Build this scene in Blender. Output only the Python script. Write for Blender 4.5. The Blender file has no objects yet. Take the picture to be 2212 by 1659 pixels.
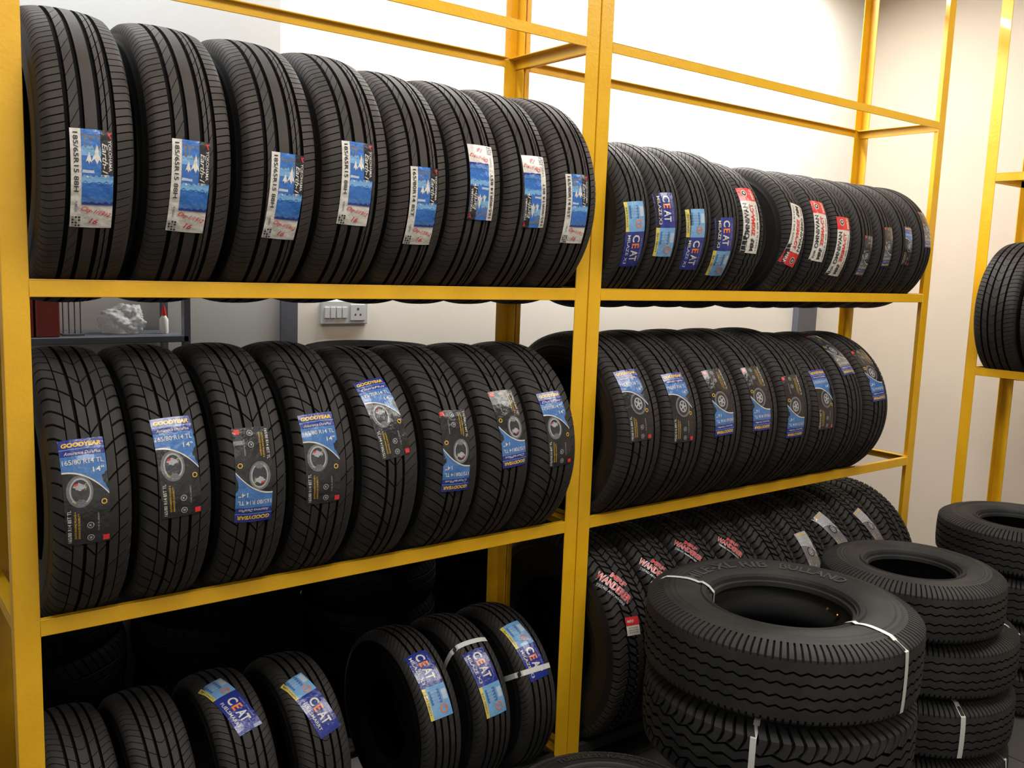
import bpy, math, random, bmesh
import numpy as np
from mathutils import Matrix, Vector
from mathutils import noise as nz
random.seed(4)
sc=bpy.context.scene
COL=sc.collection
D=.4052; W1=1.4872; W2=3.5173; MG=.1051
Z1=1.635; Z2=Z1-.731; Z3=.12; ZT=Z1+.7365
CAM=(-.3475,-2.0804,Z1+.0677); YAW,PIT,ROL=.6567,-.1320,.0366
f_=np.array([math.sin(YAW)*math.cos(PIT),math.cos(YAW)*math.cos(PIT),math.sin(PIT)])
r_=np.array([math.cos(YAW),-math.sin(YAW),0.]); u_=np.cross(r_,f_)
r2=r_*math.cos(ROL)+u_*math.sin(ROL); u2=-r_*math.sin(ROL)+u_*math.cos(ROL)
cam=bpy.data.cameras.new("camera"); co=bpy.data.objects.new("camera",cam); COL.objects.link(co)
m=Matrix.Identity(4)
for i in range(3):
    m[i][0]=r2[i]; m[i][1]=u2[i]; m[i][2]=-f_[i]; m[i][3]=CAM[i]
co.matrix_world=m; cam.sensor_width=36; cam.lens=31.847; cam.clip_start=.05
sc.camera=co
sc.view_settings.view_transform='Standard'

# ---------------- materials
def mat(name,col,rough=.5,metal=0,noise=0,nscale=20,bump=0,bscale=60,spec=.5,coat=0,col2=None):
    m=bpy.data.materials.new(name); m.use_nodes=True; nt=m.node_tree; b=nt.nodes['Principled BSDF']
    b.inputs['Base Color'].default_value=(*col,1); b.inputs['Roughness'].default_value=rough; b.inputs['Metallic'].default_value=metal
    b.inputs['Specular IOR Level'].default_value=spec; b.inputs['Coat Weight'].default_value=coat
    tc=nt.nodes.new('ShaderNodeTexCoord')
    if noise or col2:
        n=nt.nodes.new('ShaderNodeTexNoise'); n.inputs['Scale'].default_value=nscale; n.inputs['Detail'].default_value=6
        nt.links.new(tc.outputs['Object'],n.inputs['Vector'])
        r=nt.nodes.new('ShaderNodeValToRGB'); r.color_ramp.elements[0].position=.35; r.color_ramp.elements[1].position=.7
        c2=col2 if col2 else tuple(min(1,c*(1+noise)) for c in col); c1=col if col2 else tuple(c*(1-noise) for c in col)
        r.color_ramp.elements[0].color=(*c1,1); r.color_ramp.elements[1].color=(*c2,1)
        nt.links.new(n.outputs['Fac'],r.inputs['Fac']); nt.links.new(r.outputs['Color'],b.inputs['Base Color'])
    if bump:
        n2=nt.nodes.new('ShaderNodeTexNoise'); n2.inputs['Scale'].default_value=bscale; n2.inputs['Detail'].default_value=4
        nt.links.new(tc.outputs['Object'],n2.inputs['Vector'])
        bp=nt.nodes.new('ShaderNodeBump'); bp.inputs['Strength'].default_value=bump; bp.inputs['Distance'].default_value=.01
        nt.links.new(n2.outputs['Fac'],bp.inputs['Height']); nt.links.new(bp.outputs['Normal'],b.inputs['Normal'])
    return m
M_TREAD=mat('tread_rubber',(.0182,.0162,.0155),.68,col2=(.032,.028,.0265),nscale=9,bump=.06,bscale=400,spec=.28)
M_DUSTY=mat('dusty_tread_rubber',(.028,.0235,.0215),.7,col2=(.049,.041,.0375),nscale=9,bump=.06,bscale=400,spec=.28)
M_SIDE=mat('sidewall_rubber',(.006,.006,.006),.5,col2=(.010,.0095,.0095),nscale=12,bump=.04,bscale=300,spec=.25)
M_SHADED=mat('shaded_rubber',(.0025,.0025,.0025),.9,col2=(.004,.004,.004),nscale=12,spec=.05)  # rubber darkened to paint in the shade behind the racks and between tyres
M_GRV_SHADE=mat('groove_shade_rubber',(.004,.0037,.0035),.8,spec=.1)  # darker rubber, shade inside the tread grooves put into the colour
M_TRUCK=mat('truck_rubber',(.014,.0138,.014),.66,col2=(.031,.0288,.0275),nscale=7,bump=.10,bscale=250,spec=.3)
M_TUBE=mat('tube_rubber',(.03,.03,.031),.6,spec=.3)
M_LET=mat('raised_lettering',(.06,.06,.062),.4)
M_LETD=mat('moulded_lettering',(.018,.018,.018),.5)
M_YEL=mat('yellow_enamel',(.73,.385,.008),.36,col2=(.77,.43,.012),nscale=14,bump=.08,bscale=90,coat=.2)
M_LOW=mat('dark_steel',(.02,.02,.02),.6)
PAL={}
def pal(n,c,r=.28,b=.8): PAL[n]=mat('print_'+n,c,r,bump=b,bscale=24,coat=.45)
pal('white',(.58,.55,.50)); pal('black',(.014,.014,.016)); pal('blue',(.03,.13,.42)); pal('navy',(.018,.03,.21)); pal('sky',(.15,.33,.56))
pal('pale',(.42,.48,.56)); pal('yellow',(.62,.50,.07)); pal('gold',(.68,.42,.04)); pal('red',(.60,.03,.03)); pal('grey',(.13,.13,.14)); pal('dark',(.03,.03,.035))
pal('midblue',(.05,.15,.38)); pal('orange',(.70,.18,.04)); pal('lime',(.30,.32,.10)); pal('silver',(.32,.33,.35))
M_STRAP=mat('strap_plastic',(.55,.55,.53),.4)
M_BRASS=mat('valve_brass',(.6,.38,.12),.3,metal=1)

def setprops(o,label,cat,group=None):
    o['label']=label; o['category']=cat
    if group: o['group']=group
def mesh_obj(name,V,F,mats,mi=None,smooth=None,parent=None):
    me=bpy.data.meshes.new(name); me.from_pydata([tuple(v) for v in V],[],[tuple(f) for f in F])
    for mm in mats: me.materials.append(mm)
    if mi is not None: me.polygons.foreach_set('material_index',mi)
    if smooth is not None:
        me.polygons.foreach_set('use_smooth',[True]*len(me.polygons)); me.set_sharp_from_angle(angle=math.radians(smooth))
    me.update()
    o=bpy.data.objects.new(name,me); COL.objects.link(o)
    if parent: o.parent=parent
    return o
def empty(name,loc):
    e=bpy.data.objects.new(name,None); e.location=loc; e.empty_display_size=.05; COL.objects.link(e); return e
def boxgeo(x0,x1,y0,y1,z0,z1):
    V=[(x,y,z) for x in(x0,x1) for y in(y0,y1) for z in(z0,z1)]
    F=[(0,1,3,2),(4,6,7,5),(0,4,5,1),(2,3,7,6),(0,2,6,4),(1,5,7,3)]
    return V,F
def box(name,b,m,parent=None,bevel=0):
    V,F=boxgeo(*b); o=mesh_obj(name,V,F,[m],parent=parent)
    if bevel:
        md=o.modifiers.new('b','BEVEL'); md.width=bevel; md.segments=2
    return o

# ---------------- text
TXT={}
def tgeo(s,shear=0,bold=0):
    k=(s,shear,bold)
    if k in TXT: return TXT[k]
    cu=bpy.data.curves.new('t','FONT'); cu.body=s; cu.size=1; cu.shear=shear; cu.offset=bold; cu.resolution_u=3
    ob=bpy.data.objects.new('t',cu); COL.objects.link(ob)
    bpy.context.view_layer.update()
    me=bpy.data.meshes.new_from_object(ob.evaluated_get(bpy.context.evaluated_depsgraph_get()))
    V=np.array([v.co[:2] for v in me.vertices]); F=[tuple(p.vertices) for p in me.polygons]
    lo=V.min(0); hi=V.max(0); V=(V-(lo+hi)/2)/(hi-lo)
    bpy.data.objects.remove(ob); bpy.data.curves.remove(cu); bpy.data.meshes.remove(me)
    TXT[k]=(V,F); return TXT[k]
class Sheet:
    def __init__(s): s.V=[]; s.F=[]; s.M=[]
    def add(s,pts,faces,m,h):
        o=len(s.V); s.V+=[(p[0],p[1],h) for p in pts]; s.F+=[tuple(i+o for i in f) for f in faces]; s.M+=[m]*len(faces)
    def rect(s,x0,y0,x1,y1,m,h=0):
        n=max(1,int(abs(y1-y0)/10)); k=max(1,int(abs(x1-x0)/20)); P=[];F=[]
        for i in range(n+1):
            for j in range(k+1): P.append((x0+(x1-x0)*j/k,y0+(y1-y0)*i/n))
        for i in range(n):
            for j in range(k): a=i*(k+1)+j; F.append((a,a+1,a+k+2,a+k+1))
        s.add(P,F,m,h)
    def poly(s,P,m,h): s.add(P,[tuple(range(len(P)))],m,h)
    def fan(s,c,P,m,h):
        n=len(P); s.add([c]+list(P),[(0,i+1,(i+1)%n+1) for i in range(n)],m,h)
    def disc(s,cx,cy,rx,ry,m,h,r0=0):
        n=24; a=[2*math.pi*i/n for i in range(n)]
        if r0==0: s.fan((cx,cy),[(cx+rx*math.cos(t),cy+ry*math.sin(t)) for t in a],m,h)
        else:
            P=[(cx+rx*math.cos(t),cy+ry*math.sin(t)) for t in a]+[(cx+r0*rx*math.cos(t),cy+r0*ry*math.sin(t)) for t in a]
            s.add(P,[(i,(i+1)%n,(i+1)%n+n,i+n) for i in range(n)],m,h)
    def text(s,t,cx,cy,w,hh,m,rot=0,h=2,shear=0,bold=0.01):
        V,F=tgeo(t,shear,bold); c,q=math.cos(math.radians(rot)),math.sin(math.radians(rot))
        P=[(cx+x*w*c-y*hh*q, cy+x*w*q+y*hh*c) for x,y in V]
        s.add(P,F,m,h)
    def star(s,cx,cy,r,m,h,seed,ex=.8,ey=1,x0=-99,x1=99):
        rn=random.Random(seed); n=22
        s.fan((cx,cy),[(max(x0,min(x1,cx+r*(.55+.45*rn.random())*math.cos(2*math.pi*i/n)*ex)),cy+r*(.55+.45*rn.random())*math.sin(2*math.pi*i/n)*ey) for i in range(n)],m,h)
    def ridge(s,x0,x1,yb,yt,amp,m,h,seed,n=9):
        rn=random.Random(seed); top=[(x0+(x1-x0)*i/n, yt+amp*(rn.random() if i%2 else -rn.random())) for i in range(n+1)]
        for i in range(n): s.poly([(top[i][0],yb),(top[i+1][0],yb),top[i+1],top[i]],m,h)
    def peak(s,cx,yb,w,ht,m,h,snow=True):
        s.poly([(cx-w/2,yb),(cx+w/2,yb),(cx+w*.1,yb+ht)],m,h)
        if snow: s.poly([(cx-w*.2,yb+ht*.5),(cx-w*.05,yb+ht*.58),(cx+w*.08,yb+ht*.42),(cx+w*.18,yb+ht*.56),(cx+w*.32,yb+ht*.45),(cx+w*.1,yb+ht)],'white',h+.3)
    def recol(s,mp):
        q=Sheet(); q.V=s.V; q.F=s.F; q.M=[mp.get(x,x) for x in s.M]; return q
    def bend(s,name,R,crown,tw,scale=1,tilt=0,flip=False,xo=0):
        names=sorted(set(s.M)); idx={n:i for i,n in enumerate(names)}
        a=math.radians(tilt+(180 if flip else 0)); c,q=math.cos(a),math.sin(a); V=[]
        for x,y,h in s.V:
            x,y=x*.001*scale,y*.001*scale; x,y=x*c-y*q,x*q+y*c; x+=xo
            ax=abs(x)
            r=R+.0014+h*.0004-crown*min(1.1,(ax/tw)**2.6)-max(0,ax-tw)*.9; V.append((x,-r*math.cos(y/R),r*math.sin(y/R)))
        me=bpy.data.meshes.new(name); me.from_pydata(V,[],s.F)
        for n in names: me.materials.append(PAL[n])
        me.polygons.foreach_set('material_index',[idx[n] for n in s.M]); me.update()
        return me
def L_earth(size='185/65R15 88H'):
    s=Sheet(); s.rect(-40,-100,40,100,'white',0)
    s.rect(-20,-50,40,100,'blue',1)
    s.ridge(-20,17,60,88,8,'grey',1.3,3); s.ridge(-20,17,48,66,9,'sky',1.5,4)
    s.peak(-8,14,24,42,'pale',1.8); s.peak(6,4,38,66,'pale',2.0); s.peak(22,-10,34,38,'pale',1.9)
    s.ridge(-20,40,-6,8,5,'sky',2.35,11,11); s.ridge(-20,40,-50,-4,5,'blue',2.7,12,9); s.ridge(-20,40,-50,-34,3,'midblue',2.8,14,9); s.ridge(-20,40,-50,-44,3,'navy',3,15,9)
    s.rect(17,12,40,100,'black',2.9)
    s.text(size,-30,34,118,9,'black',-90,3)
    s.text('YOKOHAMA',34,50,62,6.5,'white',-90,3.5); s.text('Earth-1',24,44,60,10.5,'white',-90,3.5,shear=.3)
    s.poly([(30,96),(33,96),(38,84),(35,84)],'red',3.5); s.poly([(36,96),(39,96),(33.5,89),(32,91)],'red',3.6)
    s.text('Chy-1/1912',8,-66,58,13,'red',-14,3,shear=.5,bold=.01); s.text('16',4,-85,18,12,'red',-10,3,shear=.4,bold=.01)
    for i in range(4):
        for j in range(3):
            s.rect(-37+j*6,-98+i*6,-33+j*6,-94+i*6,'dark' if (i+j)%3 else 'silver',2)
    s.text('TUBELESS',-30,-55,24,4,'dark',-90,3,bold=0)
    return s
def L_gy(size='165/80 R14 TL',inch='14"',line='Assurance DuraPlus',side='165/80 R14 85T TL',pic=0):
    s=Sheet(); s.rect(-44,-114,44,114,'black',0)
    s.rect(-44,78,44,114,'navy',1); s.rect(-44,46,44,78,'midblue',1)
    n=14; arc=[(-44+88*i/n, 46-52*(i/n)**2.2) for i in range(n+1)]
    for i in range(n):
        a,b=arc[i],arc[i+1]
        s.poly([(a[0],46),a,b,(b[0],46)],'midblue',1)
        s.poly([(a[0],a[1]),(a[0],a[1]-3.5),(b[0],b[1]-3.5),(b[0],b[1])],'white',2)
    s.rect(-44,92.2,44,93.6,'sky',1.3)
    s.text('GOODYEAR',0,102,78,10,'gold',0,2,shear=.12,bold=.05)
    s.text(line,0,84,72,7,'white',0,2.5,shear=.3)
    s.text(size,-1,65,80,10.5,'white',0,2.5)
    s.text(inch,27,46,22,11,'white',0,2.5)
    if pic==0:
        s.disc(-13,2,26,34,'grey',1.2); s.disc(-12,2,21,29,'silver',1.4,.86); s.disc(-12,2,18,25,'dark',1.5)
        s.star(-13,12,12,'silver',1.8,27,1.1,.8); s.poly([(-30,-18),(-24,-22),(0,8),(4,20),(-2,18)],'lime',2.0); s.poly([(-24,18),(-17,20),(-15,16),(-22,14)],'red',2.1)
        s.star(-12,-20,12,'grey',1.6,31,1.2,.6)
    else:
        s.disc(4,0,30,34,'grey',1.2); s.disc(4,0,24,28,'dark',1.5); s.disc(4,0,16,19,'silver',1.8)
        s.disc(4,0,12,15,'dark',2.1)
        for k in range(5):
            t=2*math.pi*k/5; s.poly([(4+3*math.cos(t+1.5),3*math.sin(t+1.5)),(4+3*math.cos(t-1.5),3*math.sin(t-1.5)),(4+14*math.cos(t-.12),17*math.sin(t-.12)),(4+14*math.cos(t+.12),17*math.sin(t+.12))],'silver',2.4)
    s.text(side,-36,-72,72,7,'white',90,2)
    s.disc(33,-24,6,6,'gold',2); s.disc(33,-24,4,4,'black',2.2)
    s.text('OUTSTANDING MILEAGE &',-25,-70,60,4,'gold',90,2,bold=0); s.text('ENHANCED DURABILITY',-18,-72,56,4,'gold',90,2,bold=0)
    for y in(-72,-100): s.disc(4,y,7,7,'silver',1.5); s.disc(4,y,5.5,5.5,'black',1.8); s.text('K' if y==-72 else '50',4,y,5,5,'white',0,2.2)
    s.rect(28,-110,41,-98,'red',2); s.text('THE RUBBER',20,-66,40,3,'silver',90,2,bold=0)
    return s
def L_ceat(dark_top=True,name='MILAZE X3',big=False):
    s=Sheet(); s.rect(-37,-102,37,102,'navy',0)
    sg=1 if dark_top else -1
    e=30 if big else 10
    a,b=(-102,-e) if dark_top else (e,102); c=(a+b)/2
    s.rect(-37,a,37,b,'sky',1); s.rect(-37,a,-27,b,'yellow',1.5); s.rect(-22,c-6,12,c+34,'midblue',1.6)
    s.disc(12,c-22,13,13,'orange',2,.75); s.text('SAFE',12,c-22,16,5,'orange',0,2); s.rect(17,c,33,c+30,'pale',1.7)
    for k in range(4): s.text('ROAD GRIP',-5,c+28-k*9,26,3.2,'white',0,2.2,bold=0)
    s.text('LONG LIFE',-32,c,60,5,'navy',90,2)
    q=(36 if big else 46)*sg
    s.text('C',4,q+35,22,30,'white',-90,2,bold=.03); s.text('E',4,q+12,15,30,'orange',-90,2,bold=.03); s.text('AT',4,q-19,36,30,'white',-90,2,bold=.03)
    s.text(name,-24,q,92,10,'white',-90,2); s.text('RADIAL TYRE GRIP',27,q,70,4,'silver',-90,2,bold=0)
    return s
def L_mrf():
    s=Sheet(); s.rect(-38,-118,38,118,'white',0)
    s.rect(-38,66,38,118,'red',1); s.disc(-12,95,13,13,'white',1.5); s.disc(-12,95,10,10,'black',2); s.disc(-12,96,4,5,'white',2.3); s.text('MRF',24,92,40,11,'white',90,2,bold=.03)
    s.text('FOR',-24,-92,30,10,'dark',90,2,bold=.02); s.text('OMNI/VAN',-23,-6,126,18,'dark',90,2,bold=.02)
    s.text('MRF',4,-88,42,18,'black',90,2,bold=.04); s.text('ZIGMA-CT',4,-2,112,18,'red',90,2,bold=.04)
    s.text('155R13LT 8PR RADIAL',27,-26,160,7,'dark',90,2,bold=0)
    return s
def L_wander():
    s=Sheet()
    for t,y,h in(('MRF',38,20),('WANDERER',6,28)):
        w=60 if t=='MRF' else 130
        s.text(t,0,y,w*1.03,h*1.12,'silver',0,1,shear=.1,bold=.06); s.text(t,0,y,w,h,'red',0,2.5,shear=.1,bold=.02)
    s.text('TREAD ANYWHERE',4,-22,110,9,'silver',0,2,bold=.02)
    return s
def L_tag():
    s=Sheet(); s.rect(-30,-32,30,32,'white',0); s.rect(-30,2,30,32,'red',1); s.text('MRF',-8,17,30,10,'white',0,2)
    for k in range(3): s.text('235/70 R16 STEEL',0,-6-k*8,44,4,'dark',0,2,bold=0)
    return s
KIND={'yk1':L_earth(),'yk2':L_earth('165/80R14 85T'),'gy1':L_gy(),'gy2':L_gy('175/70R14 TL','14"','DuraPlus','175/70R14 84T TL'),
'gt1':L_gy('195/60 R16 TL','16"','Assurance TripleMax','195/60 R16 89H TL',1),'gt2':L_gy('175/70 R14 TL','14"','Assurance TripleMax','175/70 R14 84T TL',1),
'ca':L_ceat(True),'cb':L_ceat(False),'cf':L_ceat(False,'FUELSMARRT',True),'mrf':L_mrf(),'wan':L_wander(),'tag':L_tag()}
KIND['gw']=KIND['gt1'].recol({'midblue':'silver','navy':'silver','black':'grey','sky':'silver'})  # silver recolour paints grey reflections into the blue print
KIND['gd']=KIND['gt2'].recol({'midblue':'grey','black':'dark'})

# ---------------- tyre builder
def lin(a,b,n): return [a+(b-a)*i/n for i in range(n+1)]
def side_x(t,hw,xs):
    if t<.45: return hw-(hw-xs)*((.45-t)/.45)**2
    return hw-(hw*.18)*((t-.45)/.55)**2
def make_type(R,hw,tw,rr,N,grooves,skew,lat,zig=0,zf=1,gd=.009,crown=.009,gw=.12,mt=None,ms=None,shoulder=(.004,0),truck=False):
    P=[]
    def crn(x): return R-crown*abs(x/tw)**2.6
    if truck:
        sh=[(tw+.024,R-crown-.046,0,0,0,0),(tw+.0225,R-crown-.042,shoulder[0]*.7,0,0,0),(tw+.016,R-crown-.022,shoulder[0],0,0,0),(tw+.006,R-crown-.005,shoulder[0],shoulder[1],0,0)]
    else:
        sh=[(tw+.012,R-crown-.022,0,0,0,0),(tw+.0095,R-crown-.012,shoulder[0],shoulder[1],0,0),(tw+.004,R-crown-.0035,shoulder[0],shoulder[1],0,0)]
    for x,*q in sh: P.append((-x,*q))
    edges=[]
    for g,w in sorted(grooves): edges+=[(g-w/2,g+w/2,w)]
    cur=-tw
    def zw(x): return max(0,min(1,(tw*.82-abs(x))/(.15*tw)))
    for e0,e1,w in edges+[(tw,tw,0)]:
        n=max(1,int(round((e0-cur)/.007)))
        for x in lin(cur,e0,n):
            a,b=lat(x); P.append((x,crn(x),a,b,zw(x),0))
        if e0<tw:
            dd=gd if w>.004 else .004
            P.append((e0+.0010,crn(e0)-dd,0,0,zw(e0),1)); P.append((e1-.0010,crn(e1)-dd,0,0,zw(e1),1))
            cur=e1
    for x,*q in reversed(sh): P.append((x,*q))
    P=np.array(P)
    tr_=.02 if gw>.1 else .012
    fr=[0,.5-gw/2-tr_,.5-gw/2,.5-tr_,.5,1-gw/2-tr_,1-gw/2,1-tr_]; A=[0,0,1,1]*2; B=[0,0,1,1,0,0,0,0]
    V=[];nc=8*N;DP=[]
    px=P[:,0]; sk=np.array([skew(x) for x in px])/R; out_=np.abs(px)>tw*1.001
    for k in range(N):
        for j,fq in enumerate(fr):
            ff=(k+fq)*zf; tri=4*abs(ff-math.floor(ff)-.5)-1
            th=2*math.pi*(k+fq)/N+sk
            dep=np.maximum(P[:,2]*A[j],P[:,3]*B[j]); DP.append(np.maximum(dep,P[:,5]*.01))
            r=P[:,1]-dep*np.where(out_,.7,1); x=px+zig*tri*P[:,4]-np.where(out_,np.sign(px)*dep*.8,0)
            V.append(np.stack([x,-r*np.cos(th),r*np.sin(th)],1))
    V=np.concatenate(V); npf=len(P); F=[]; MI=[]; DP=np.array(DP)
    for c in range(nc):
        c2=(c+1)%nc
        for i in range(npf-1):
            F.append((c*npf+i,c*npf+i+1,c2*npf+i+1,c2*npf+i))
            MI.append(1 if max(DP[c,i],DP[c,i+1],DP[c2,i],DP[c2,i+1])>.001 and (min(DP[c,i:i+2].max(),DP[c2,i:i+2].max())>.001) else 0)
    tr=mesh_obj('tread',V,F,[mt or M_TREAD,M_GRV_SHADE],mi=MI,smooth=28)
    x0,r0=sh[0][0],sh[0][1]; Q=[]
    ns=30 if truck else 26
    for i in range(ns+1):
        t=i/ns; x=side_x(t,hw,x0); r=r0+(rr+.006-r0)*t
        if truck:
            if i in(4,5,8): x+=.0020
            if i in(26,27,28,29): x+=.006
        elif 5<=i<=6 or i==17 or i in(22,23): x+=.0016
        Q.append((x,r))
    if truck: Q+=[(hw*.80+.004,rr+.001),(hw*.74,rr),(hw*.72,rr-.008),(hw*.60,rr-.009),(hw*.56,rr),(hw*.56,rr+.01)]
    else: Q+=[(hw*.80,rr+.001),(hw*.76,rr-.002),(hw*.70,rr),(hw*.70,rr+.01)]
    rm=rr+(R-rr)*.45
    Q+=[(hw*.80,rr+.03),(hw*.88,rm),(hw*.86,rm+.3*(R-rr)),(tw*.85,R-.034),(tw*.4,R-.024)]
    full=Q+[(-x,r) for x,r in reversed(Q)]; full=np.array(full); n=len(full); NS=112; V=[];F=[]
    for c in range(NS):
        th=2*math.pi*c/NS; V+= [(x,-r*math.cos(th),r*math.sin(th)) for x,r in full]
    for c in range(NS):
        c2=(c+1)%NS
        for i in range(n-1): F.append((c*n+i,c2*n+i,c2*n+i+1,c*n+i+1))
    sd=mesh_obj('sidewall',V,F,[ms or M_SIDE],smooth=35)
    mt_,ms_=tr.data,sd.data
    bpy.data.objects.remove(tr); bpy.data.objects.remove(sd)
    return dict(R=R,hw=hw,tw=tw,rr=rr,crown=crown,tread=mt_,side=ms_,x0=x0,r0=r0)
def g4(a,b,w=.008): return [(-b,w),(-a,w),(a,w),(b,w)]
T={}
T['earth']=make_type(.32,.093,.074,.19,60,g4(.016,.043,.0092)+[(.030,.0028)],lambda x:(x*1.9 if abs(x)<.045 else .085*np.sign(x)+(x-.045*np.sign(x))*.3),lambda x:((.0028,0) if abs(x)>.046 else ((0,.005) if (x>.018 or -.044<x<-.018) else (0,0))),gw=.12,mt=M_DUSTY)
T['earth2']=make_type(.313,.084,.066,.178,56,g4(.0145,.038,.0084)+[(.0265,.0028)],lambda x:(x*1.9 if abs(x)<.04 else .076*np.sign(x)+(x-.04*np.sign(x))*.3),lambda x:((.0028,0) if abs(x)>.041 else ((0,.005) if abs(x)>.016 else (0,0))),gw=.12,mt=M_DUSTY)
T['dura']=make_type(.315,.083,.065,.178,30,[(-.022,.007),(.022,.007),(0,.0035),(.045,.0025),(-.045,.0025)],lambda x:1.4*abs(x)-6*x*x,lambda x:(.0055,0) if abs(x)>.045 else (0,.006),gw=.14,shoulder=(.006,0))
T['dura2']=make_type(.307,.086,.068,.178,34,[(-.024,.0078),(.024,.0078),(0,.0065)],lambda x:1.2*abs(x)-5*x*x,lambda x:(.0045,0) if abs(x)>.03 else (0,.005),gw=.125,shoulder=(.005,0))
T['triple']=make_type(.32,.097,.078,.203,50,g4(.017,.046,.0082),lambda x:.9*abs(x)-5*x*x,lambda x:(.0035,0) if abs(x)>.05 else (0,.0035),gw=.11)
T['triple14']=make_type(.31,.087,.069,.178,48,g4(.015,.041,.0076),lambda x:.9*abs(x)-5*x*x,lambda x:(.0035,0) if abs(x)>.045 else (0,.0035),gw=.11)
def mil(R,rr=.14,ms=None): return make_type(R,.070,.054,rr,42,g4(.012,.033,.007),lambda x:1.3*x,lambda x:(.003,0) if abs(x)>.036 else (0,.004),gw=.105,ms=ms)
T['mil']=mil(.266); T['mil1']=mil(.276,.165); T['mild']=mil(.266,.125,M_SHADED)
T['van']=make_type(.267,.070,.054,.135,48,g4(.012,.032,.0055),lambda x:0,lambda x:(.0035,0) if abs(x)>.04 else (0,.0),zig=.003,gd=.008)
T['fuel']=make_type(.265,.077,.060,.152,44,g4(.0135,.036,.0068),lambda x:.8*abs(x),lambda x:(.003,0) if abs(x)>.039 else (0,.003),gw=.10)
T['at']=make_type(.36,.099,.080,.203,42,[(-.050,.007),(-.017,.007),(.017,.007),(.050,.007)],lambda x:.008*math.sin(x*90),lambda x:(.008,0) if abs(x)>.054 else (.006,0),zig=.004,zf=2,gd=.009,gw=.24,shoulder=(.008,0))
tg=lambda a,b,w:[(-b,w),(-a,w),(a,w),(b,w)]
T['truck']=make_type(.386,.112,.083,.204,66,tg(.017,.046,.0056),lambda x:0,lambda x:(.006,0) if abs(x)>.079 else (0,0),zig=.0036,gd=.009,gw=.30,crown=.003,mt=M_TRUCK,ms=M_TRUCK,shoulder=(.008,0),truck=True)
T['lug']=make_type(.383,.112,.084,.215,40,tg(.015,.044,.0075),lambda x:.012*math.sin(x*60),lambda x:(.009,0) if abs(x)>.05 else (0,0),zig=.006,gd=.010,gw=.28,crown=.004,mt=M_TRUCK,ms=M_TRUCK,shoulder=(.009,0),truck=True)
def lt(R,hw,tw,rr,N): return make_type(R,hw,tw,rr,N,tg(.015,.041,.0048),lambda x:0,lambda x:(.004,0) if abs(x)>.065 else (0,0),zig=.003,gd=.008,gw=.28,crown=.004,mt=M_TRUCK,ms=M_TRUCK,shoulder=(.005,0),truck=True)
T['ltruck']=lt(.29,.0915,.068,.145,58); T['ltruck2']=lt(.31,.090,.067,.155,60); T['ltruck3']=lt(.322,.0915,.068,.165,62)
def plain(R,hw,tw,rr): return make_type(R,hw,tw,rr,30,[(-.03,.007),(0,.007),(.03,.007)],lambda x:.5*x,lambda x:(.005,0) if abs(x)>.033 else (0,0),mt=M_SHADED,ms=M_SHADED)
T['plain']=plain(.28,.09,.073,.165); T['plains']=plain(.255,.0755,.061,.15)

def part(name,me,parent,rot=None,loc=None):
    o=bpy.data.objects.new(name,me); COL.objects.link(o); o.parent=parent
    if rot: o.rotation_euler=rot
    if loc: o.location=loc
    return o
def strap_mesh(t,w=.016):
    L=[]
    for x in lin(-t['tw'],t['tw'],8): L.append((x,t['R']-t['crown']*abs(x/t['tw'])**2.6+.002))
    S=[(side_x(i/12,t['hw'],t['x0'])+.003,t['r0']+(t['rr']+.004-t['r0'])*i/12) for i in range(13)]
    S=[(x+(.006 if x0_>9 and t['hw']>.088 else 0),r) for x0_,(x,r) in enumerate(S)]
    S.append((t['hw']*.76,t['rr']-.012))
    loop=L+S+[(-x,r) for x,r in reversed(S)]
    n=len(loop); V=[];F=[]
    for x,r in loop:
        V+=[(x,-r,-w/2),(x,-r,w/2)]
    for i in range(n):
        j=(i+1)%n; F.append((2*i,2*i+1,2*j+1,2*j))
    me=bpy.data.meshes.new('strap'); me.from_pydata(V,[],F); me.materials.append(M_STRAP); me.update(); return me
def tyre(ty,loc,rot,label,group,straps=()):
    t=T[ty]; e=empty('tyre',loc); e.rotation_euler=rot
    part('tread',t['tread'],e); part('sidewall',t['side'],e)
    setprops(e,label,'tyre',group)
    for ph in straps:
        if 'strap' not in t: t['strap']=strap_mesh(t)
        part('strap',t['strap'],e,rot=(-math.radians(ph),0,0))
    return e
def rackz(R,Z): return Z+math.sqrt(R*R-(D/2-.02)**2)
def std(ty,X,Z,desc,group,labs=(),straps=(),yaw=0):
    t=T[ty]; zc=rackz(t['R'],Z)
    e=tyre(ty,(X,D/2,zc),(0,0,math.radians(yaw)),desc,group,straps)
    for (k,xo,ph,scale,tilt,flip) in labs:
        me=KIND[k].bend('sticker',t['R'],t['crown'],t['tw'],scale,tilt+random.uniform(-2,2),flip,xo)
        part('sticker',me,e,rot=(-math.radians(ph),0,0))
    return e
A="black car tyre with blue and white map sticker on upper shelf"
A2="black car tyre with upside-down blue and white sticker, upper shelf"
g="tyres on the upper rack shelf"
for X,ty,k,xo,ph,fl,ti in [(.1,'earth','yk1',0,-11,0,2),(.302,'earth','yk1',-.01,-11,0,0),(.501,'earth','yk1',.005,-12,0,-2),(.692,'earth','yk1',-.01,-4,0,0),
  (.873,'earth2','yk2',0,-10,0,2),(1.046,'earth2','yk2',.005,4,1,0),(1.219,'earth2','yk2',.01,2,1,0),(1.392,'earth2','yk2',-.01,-5,0,0)]:
    std(ty,X,Z1,A if not fl else A2,g,[(k,xo,ph,.98,ti,fl)])
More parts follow.
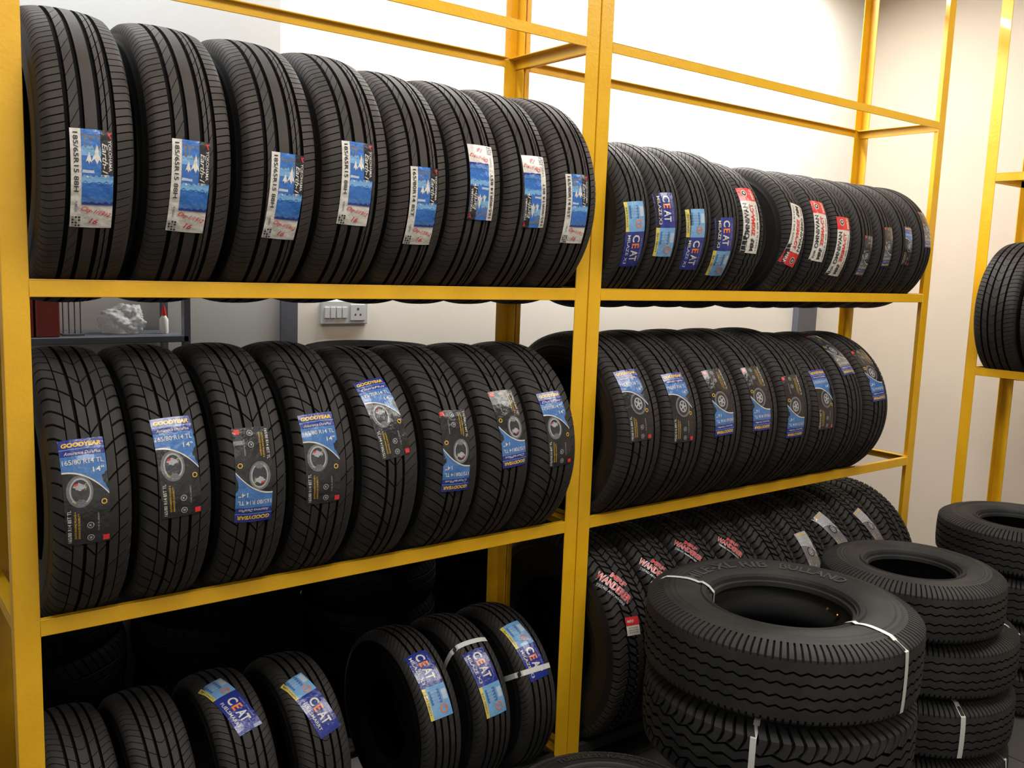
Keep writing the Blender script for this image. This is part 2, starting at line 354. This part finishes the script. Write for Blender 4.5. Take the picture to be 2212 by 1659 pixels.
for X,ty,k,xo,ph,s_,ti,fl,yw in [(1.668,'mil1','cb',-.01,-8,1,4,0,0),(1.812,'mil1','ca',-.02,0,1,4,0,0),(1.956,'mil1','cb',-.02,-9,1,3,0,0),(2.10,'mil1','ca',-.02,-13,1,4,0,0),
  (2.245,'van','mrf',-.016,12,1.0,0,0,0),(2.478,'van','mrf',-.01,3,.98,-10,1,4),(2.645,'van','mrf',-.01,8,.98,-3,0,0),(2.79,'van','mrf',-.012,-4,.98,-5,0,0),
  (2.94,'mil','gd',.01,-10,.7,-4,1,0),(3.09,'mil','gd',.01,-1,.7,0,1,0),(3.24,'mil','gt2',.01,1,.7,-4,0,0),(3.39,'mil','gd',.015,18,.7,0,1,0)]:
    d={'c':"small black van tyre with blue and yellow paper sticker",'m':"small black van tyre with red and white paper sticker",'g':"small black tyre with dark blue sticker on upper shelf"}[k[0]]
    std(ty,X,Z1,d,g,[(k,xo,ph,s_,ti,fl)],yaw=yw)
g="tyres on the middle rack shelf"
for X,ty,k,xo,ph,fl,ti in [(.093,'dura','gy1',-.018,8,0,2),(.264,'dura','gy1',0,14,0,2),(.443,'dura','gy1',-.01,7,1,-2),(.623,'dura','gy1',-.018,11,0,0),
  (.81,'dura2','gy2',-.01,30,0,6),(1.0,'dura2','gy2',0,9,1,0),(1.18,'dura2','gy2',.01,18,1,3),(1.36,'dura2','gy2',0,15,0,3),
  (1.70,'triple','gt1',-.02,21,0,3),(1.90,'triple','gt1',-.02,17,0,3),(2.105,'triple','gt1',-.022,18,1,3),(2.31,'triple','gt1',-.022,18,1,3),(2.515,'triple','gt2',-.025,10,1,0),
  (2.705,'triple14','gt2',-.01,15,0,0),(2.885,'triple14','gd',.01,53,1,4),(3.07,'triple14','gt2',-.01,31,1,4)]:
    std(ty,X,Z2,"black car tyre with navy blue and black sticker on middle shelf" if not fl else "black car tyre with upside-down navy and black sticker, middle shelf",g,[(k,xo,ph,.98 if k[1]=='y' else 1.03,ti,fl)])
g="tyres on the bottom rack shelf"
for X,labs,st in [(.09,[],()),(.26,[],()),(.46,[('cf',-.01,66,.92,14,0)],()),(.66,[('cf',-.008,52,.92,16,0)],()),
   (1.02,[('ca',-.012,43,1.0,2,0)],()),(1.20,[('ca',-.008,34,1.0,4,0)],(62,)),(1.38,[('cb',-.01,47,.98,6,0)],(32,))]:
    std('fuel' if X<.9 else ('mild' if X<1.1 else 'mil') ,X,Z3,"small black car tyre with blue paper sticker on bottom shelf" if labs else "small plain black car tyre on the bottom shelf",g,labs,st)
for X,labs in [(1.70,[('wan',-.045,43,1.02,-58,0),('tag',-.02,22,.9,-5,0)]),(1.902,[('wan',-.045,46,.92,-58,0)]),(2.104,[('wan',-.045,53,.85,-58,0)]),(2.306,[('wan',-.04,49,.8,-58,0)]),(2.508,[]),(2.71,[('gw',-.03,34,.75,0,0)]),(2.912,[('gw',-.03,44,.75,20,0)]),(3.114,[('gw',.02,40,.75,20,0)]),(3.316,[])]:
    kk=labs[0][0] if labs else ''
    std('at',X,Z3,"large black off-road tyre with "+{'wan':"red and white lettering on tread",'gw':"glare-painted grey sticker on blocky tread",'':"plain blocky tread on bottom shelf"}[kk],g,labs)

# ---------------- racks
def bar(name,p0,p1,a,b,wa,wb,parent,t=.004,m=None):
    p0,p1,a,b=[Vector(v) for v in(p0,p1,a,b)]
    S=[(0,0),(wa,0),(wa,t),(t,t),(t,wb),(0,wb)]
    V=[p0+a*u+b*v for u,v in S]+[p1+a*u+b*v for u,v in S]
    F=[(i,(i+1)%6,(i+1)%6+6,i+6) for i in range(6)]+[(0,1,2,3),(0,3,4,5),(6,9,8,7),(6,11,10,9)]
    o=mesh_obj(name,V,F,[m or M_YEL],parent=parent)
    md=o.modifiers.new('b','BEVEL'); md.width=.0012; md.segments=2
    return o
HT=3.06
def rack(x0,x1,label,zs,w0,w1):
    e=empty('storage_rack',(0,0,0)); setprops(e,label,'rack')
    for xa,w,s in((x0-w0,w0,1),(x1,w1,-1)):
        xe=xa if s==1 else xa+w
        for yy,sy in((0,1),(D,-1)):
            bar('upright',(xe,yy,0),(xe,yy,HT),(s,0,0),(0,sy,0),w,.045,e)
        for z in zs: bar('cross_bar',(xe+s*.004,.005,z),(xe+s*.004,D-.005,z),(0,0,-1),(s,0,0),.034,.03,e)
    for z in zs:
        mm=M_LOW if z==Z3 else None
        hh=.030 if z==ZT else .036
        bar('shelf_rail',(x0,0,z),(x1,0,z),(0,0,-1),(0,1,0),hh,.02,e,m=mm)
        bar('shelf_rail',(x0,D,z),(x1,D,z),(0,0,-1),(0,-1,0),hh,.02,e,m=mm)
    return e
ZS=[Z3,Z2,Z1,ZT,HT]
rack(0,W1,"yellow painted steel angle rack holding car tyres",ZS,.05,.050)
rack(W1+MG,W2,"yellow painted steel angle rack holding van and car tyres",ZS,.050,.05)
e=empty('storage_rack',(0,0,0)); setprops(e,"yellow steel rack along the side wall with few tyres",'rack')
XR=3.9; YA,YB=-.03,-1.75
for xx,s in((XR,1),(XR+D,-1)):
    for yy,sy in((YA,-1),(YB,1)): bar('upright',(xx,yy,0),(xx,yy,HT),(s,0,0),(0,sy,0),.045,.05,e)
for z in(.42,Z1-.33,Z1+.55,HT):
    for xx,s in((XR,1),(XR+D,-1)): bar('shelf_rail',(xx,YA-.05,z),(xx,YB+.05,z),(0,0,-1),(s,0,0),.036,.02,e)
    for yy,sy in((YA,-1),(YB,1)): bar('cross_bar',(XR+.005,yy,z),(XR+D-.005,yy,z),(0,0,-1),(0,sy,0),.034,.03,e)
zr=Z1-.33+math.sqrt(.32**2-(D/2-.02)**2)
for yy in(-.18,-.38,-.58,-.78):
    tyre('triple',(XR+D/2,yy,zr),(0,0,math.pi/2*-1),"plain black car tyre standing on the side wall rack","tyres on the side rack")

# ---------------- floor stacks
def lying(ty,x,y,zb,label,group,straps=(),rz=0):
    t=T[ty]; e=tyre(ty,(x,y,zb+t['hw']+.0016),(0,0,0),label,group,straps)
    e.rotation_mode='QUATERNION'
    e.rotation_quaternion=(Matrix.Rotation(math.radians(rz),4,'Z')@Matrix.Rotation(-math.pi/2,4,'Y')).to_quaternion()
    return e
g="tyres in the floor stacks"
SX,SY=1.825,-.575
lying('plain',SX,SY,0,"black tyre at the bottom of a floor stack",g)
lying('mil',SX,SY,.1835,"black tyre low in a floor stack",g)
z0=.3275
lying('lug',SX+.005,SY,z0,"black truck tyre with wavy tread and white strap",g,(62,))
top=lying('truck',SX,SY,z0+.2305,"large black truck tyre with raised lettering topping a stack",g,(0,150))
for i,(ty,dx,dy,st) in enumerate([('ltruck3',.06,0,(-10,)),('ltruck3',.065,0,(33,)),('ltruck3',.075,.01,(-30,)),('ltruck',0,0,())]):
    lying(ty,2.535+dx,-.58+dy,i*.1915,"black light truck tyre with zigzag tread in stack",g,st)
for i in range(4):
    lying('ltruck2',3.57,-.48,i*.1850,"black light truck tyre with ribbed tread in stack",g)
low=None
for i in range(3): low=lying('fuel',1.055,-.70,.158*i,"black car tyre lying in a low stack",g)
def ring_text(s,t,rc,ang,size,h=.0012,wf=.62,m=None):
    V0,F=tgeo(s,0,.02); w=size*len(s)*wf; V=[]
    for x,y in V0:
        th=ang+(x*w)/rc; r=rc+y*size
        tt=(r-t['r0'])/(t['rr']+.006-t['r0']); xx=side_x(max(0,min(1,tt)),t['hw'],t['x0'])+h
        V.append((xx,-r*math.cos(th),r*math.sin(th)))
    return mesh_obj('raised_lettering',V,F,[m or M_LET])
for s,a in(('MILE-XL RIB',188),('BULLAND',255)):
    o=ring_text(s,T['truck'],.266,math.radians(a),.038,wf=.8,h=.0026); o.parent=top
for s,a in(('TUBELESS RADIAL',215),):
    o=ring_text(s,T['fuel'],.21,math.radians(a),.02,wf=.8,h=.002,m=M_LETD); o.parent=low
def torus(name,R,r,m,parent,n=72,k=20,sx=1):
    V=[];F=[]
    for i in range(n):
        t=2*math.pi*i/n
        for j in range(k):
            p=2*math.pi*j/k; q=R+r*math.cos(p); V.append((r*sx*math.sin(p),-q*math.cos(t),q*math.sin(t)))
    for i in range(n):
        for j in range(k): F.append((i*k+j,i*k+(j+1)%k,((i+1)%n)*k+(j+1)%k,((i+1)%n)*k+j))
    return mesh_obj(name,V,F,[m],smooth=60,parent=parent)
torus('inner_tube',.286,.068,M_TUBE,top,sx=1.1)
def lathe(name,prof,m,parent=None,n=24,loc=(0,0,0)):
    V=[];F=[]
    for c in range(n):
        t=2*math.pi*c/n; V+=[(r*math.cos(t),r*math.sin(t),z) for r,z in prof]
    k=len(prof)
    for c in range(n):
        for i in range(k-1): F.append((c*k+i,((c+1)%n)*k+i,((c+1)%n)*k+i+1,c*k+i+1))
    o=mesh_obj(name,V,F,[m],smooth=35,parent=parent); o.location=loc; return o
vs=lathe('valve_stem',[(0,0),(.006,0),(.006,.012),(.0035,.014),(.0035,.045),(.0045,.046),(.0045,.056),(0,.057)],M_BRASS,top,12)
ph=math.radians(285); dv=Vector((.5,math.cos(ph)*.8,-math.sin(ph)*.8)).normalized()
vs.location=(.02,-.219*math.cos(ph),.219*math.sin(ph)); vs.rotation_mode='QUATERNION'; vs.rotation_quaternion=dv.to_track_quat('Z','Y')

# ---------------- room
M_WALL=mat('white_wall_paint',(.78,.765,.73),.6,noise=.02,nscale=3,bump=.03,bscale=120)
M_CREAM=mat('cream_wall_paint',(.50,.43,.355),.6,noise=.02,nscale=3,bump=.03,bscale=120)
M_GREY=mat('grey_wall_paint',(.43,.445,.455),.6,noise=.02,nscale=3,bump=.03,bscale=120)
M_STEEL=mat('grey_steel_paint',(.085,.095,.12),.45,noise=.1,nscale=8)
M_CEIL=mat('ceiling_paint',(.7,.7,.68),.8,noise=.02)
def tile():
    m=bpy.data.materials.new('floor_tiles'); m.use_nodes=True; nt=m.node_tree; b=nt.nodes['Principled BSDF']
    tc=nt.nodes.new('ShaderNodeTexCoord'); br=nt.nodes.new('ShaderNodeTexBrick'); br.offset=0; br.inputs['Scale'].default_value=1
    br.inputs['Brick Width'].default_value=.6; br.inputs['Row Height'].default_value=.6; br.inputs['Mortar Size'].default_value=.004
    br.inputs['Color1'].default_value=(.08,.075,.07,1); br.inputs['Color2'].default_value=(.10,.095,.085,1); br.inputs['Mortar'].default_value=(.03,.03,.03,1)
    nt.links.new(tc.outputs['Object'],br.inputs['Vector']); nt.links.new(br.outputs['Color'],b.inputs['Base Color']); b.inputs['Roughness'].default_value=.35
    return m
def struct(name,b,m):
    o=box(name,b,m); o['kind']='structure'; return o
XL,XRW,YF,YBK,H=-2.2,4.75,-4.6,1.14,3.4
struct('floor',(XL,XRW,YF,YBK,-.1,0),tile())
struct('ceiling',(XL,XRW,YF,YBK,H,H+.1),M_CEIL)
struct('wall_back',(XL-.1,XRW+.1,YBK,YBK+.1,0,H),M_WALL)
struct('wall_right',(XRW,XRW+.1,YF,YBK,0,H),M_CREAM)
struct('wall_left',(XL-.1,XL,YF,YBK,0,H),M_WALL)
struct('wall_front',(XL-.1,XRW+.1,YF-.1,YF,0,H),M_WALL)
struct('trim_1',(XL,1.02,1.125,1.139,0,H),M_GREY)
struct('trim_2',(1.02,1.085,1.11,1.139,0,1.9),M_STEEL)
struct('trim_3',(4.19,4.37,1.10,1.139,0,1.85),M_STEEL)
M_PL=mat('white_plastic',(.50,.53,.56),.4)
M_BOT=mat('bottle_plastic',(.7,.7,.7),.35)
M_HOLE=mat('dark_hole',(.04,.04,.04),.6)
e=empty('switch_board',(1.29,1.135,1.49)); setprops(e,"white plastic switch board with sockets on the wall",'switch board')
box('plate',(-.10,.10,-.008,.004,-.045,.045),M_PL,e,.003)
for i in range(4): box('switch',(-.088+i*.025,-.067+i*.025,-.012,-.008,-.022,.022),M_PL,e,.002)
box('socket',(.022,.086,-.012,-.008,-.032,.032),M_PL,e,.002)
V=[];F=[]
for cx,cz,r in((.054,.014,.005),(.043,-.008,.004),(.065,-.008,.004)):
    o=len(V); V+=[(cx+r*math.cos(a*math.pi/6),-.0125,cz+r*math.sin(a*math.pi/6)) for a in range(12)]; F.append(tuple(range(o,o+12)))
mesh_obj('socket_hole',V,F,[M_HOLE],parent=e)
e=empty('wall_shelf',(0,0,0)); setprops(e,"grey steel wall shelf holding boxes and a bottle",'shelf')
box('board',(-.6,.60,.86,1.12,1.415,1.436),M_STEEL,e,.002); box('board',(-.6,.60,.86,1.12,2.15,2.17),M_STEEL,e,.002)
box('upright',(.585,.605,.86,.89,1.30,2.2),M_STEEL,e); box('upright',(-.62,-.60,.86,.89,1.30,2.2),M_STEEL,e)
box('upright',(.585,.605,1.095,1.12,1.30,2.2),M_STEEL,e)
M_MAR=mat('maroon_card',(.18,.018,.018),.5,noise=.1)
for x0_,x1_,h_ in((.0,.075,.20),(.08,.155,.19),(.16,.225,.18)):
    o=box('box_file',(x0_,x1_,.875,1.06,1.4365,1.4365+h_),M_MAR,None,.004); setprops(o,"maroon cardboard box file on grey steel shelf",'box file','maroon box files on the shelf')
e=empty('wire_stand',(.272,.95,1.4365)); setprops(e,"thin grey wire stand on the steel shelf",'wire stand')
box('base',(-.03,.03,-.03,.03,0,.004),M_STEEL,e)
for i in range(4): box('wire',(-.026+i*.0165,-.023+i*.0165,-.0015,.0015,.004,.17),M_STEEL,e)
e=empty('glue_bottle',(.548,.95,1.4365)); setprops(e,"small white plastic bottle with red nozzle cap",'bottle')
lathe('body',[(0,0),(.013,0),(.014,.004),(.014,.045),(.008,.056),(.006,.06)],M_BOT,e)
lathe('cap',[(.0075,.058),(.0075,.066),(.003,.09),(0,.091)],mat('red_plastic',(.6,.01,.01),.4),e)
M_BAG=mat('clear_plastic',(.85,.87,.9),.15,bump=1,bscale=30); bb=M_BAG.node_tree.nodes['Principled BSDF']; bb.inputs['Transmission Weight'].default_value=.55; bb.inputs['IOR'].default_value=1.15
bm=bmesh.new(); bmesh.ops.create_icosphere(bm,subdivisions=5,radius=1)
for v in bm.verts:
    n=nz.noise(v.co*1.6)*.35+abs(nz.noise(v.co*4))*.25; q=v.co*(.85+n); v.co=Vector((q.x*.075,q.y*.055,max(0,q.z*.055+.04)))
for f in bm.faces: f.smooth=True
me=bpy.data.meshes.new('plastic_bag'); bm.to_mesh(me); me.materials.append(M_BAG); o=bpy.data.objects.new('plastic_bag',me); COL.objects.link(o); o.location=(.435,.98,1.4365)
setprops(o,"crumpled clear plastic bag lying on grey steel shelf",'plastic bag')
g="tyres stacked behind the racks"
for X,n in((.10,4),(.69,4),(1.255,9),(1.84,4),(2.43,4),(3.02,4),(3.61,4)):
    for i in range(n): 
        lying('plains' if n==9 else 'plain',X+random.uniform(-.005,.005),.845,i*(.1545 if n==9 else .1835),"black car tyre lying in a stack behind the rack",g)
# ---------------- lights
def area(name,loc,sx,sy,en,col=(1,.96,.90),rot=(0,0,0)):
    l=bpy.data.lights.new(name,'AREA'); l.shape='RECTANGLE'; l.size=sx; l.size_y=sy; l.energy=en; l.color=col
    o=bpy.data.objects.new(name,l); o.location=loc; o.rotation_euler=rot; COL.objects.link(o); return o
area('ceiling_or_fill_light',(.5,-1.3,3.36),1.6,1.0,60)
area('ceiling_or_fill_light',(3.0,-1.3,3.36),1.6,1.0,46)
area('ceiling_or_fill_light',(.6,-3.6,3.36),1.2,.5,22)  # added fill lamp to lift the shadows, no known fixture there
area('wall_light',(2.75,.80,3.3),2.6,.15,118,(1,.97,.92))
area('wall_light',(0,.80,3.3),1.4,.15,38,(.92,.96,1))
w=bpy.data.worlds.new('world'); sc.world=w; w.use_nodes=True; w.node_tree.nodes['Background'].inputs[0].default_value=(.5,.55,.6,1); w.node_tree.nodes['Background'].inputs[1].default_value=.3
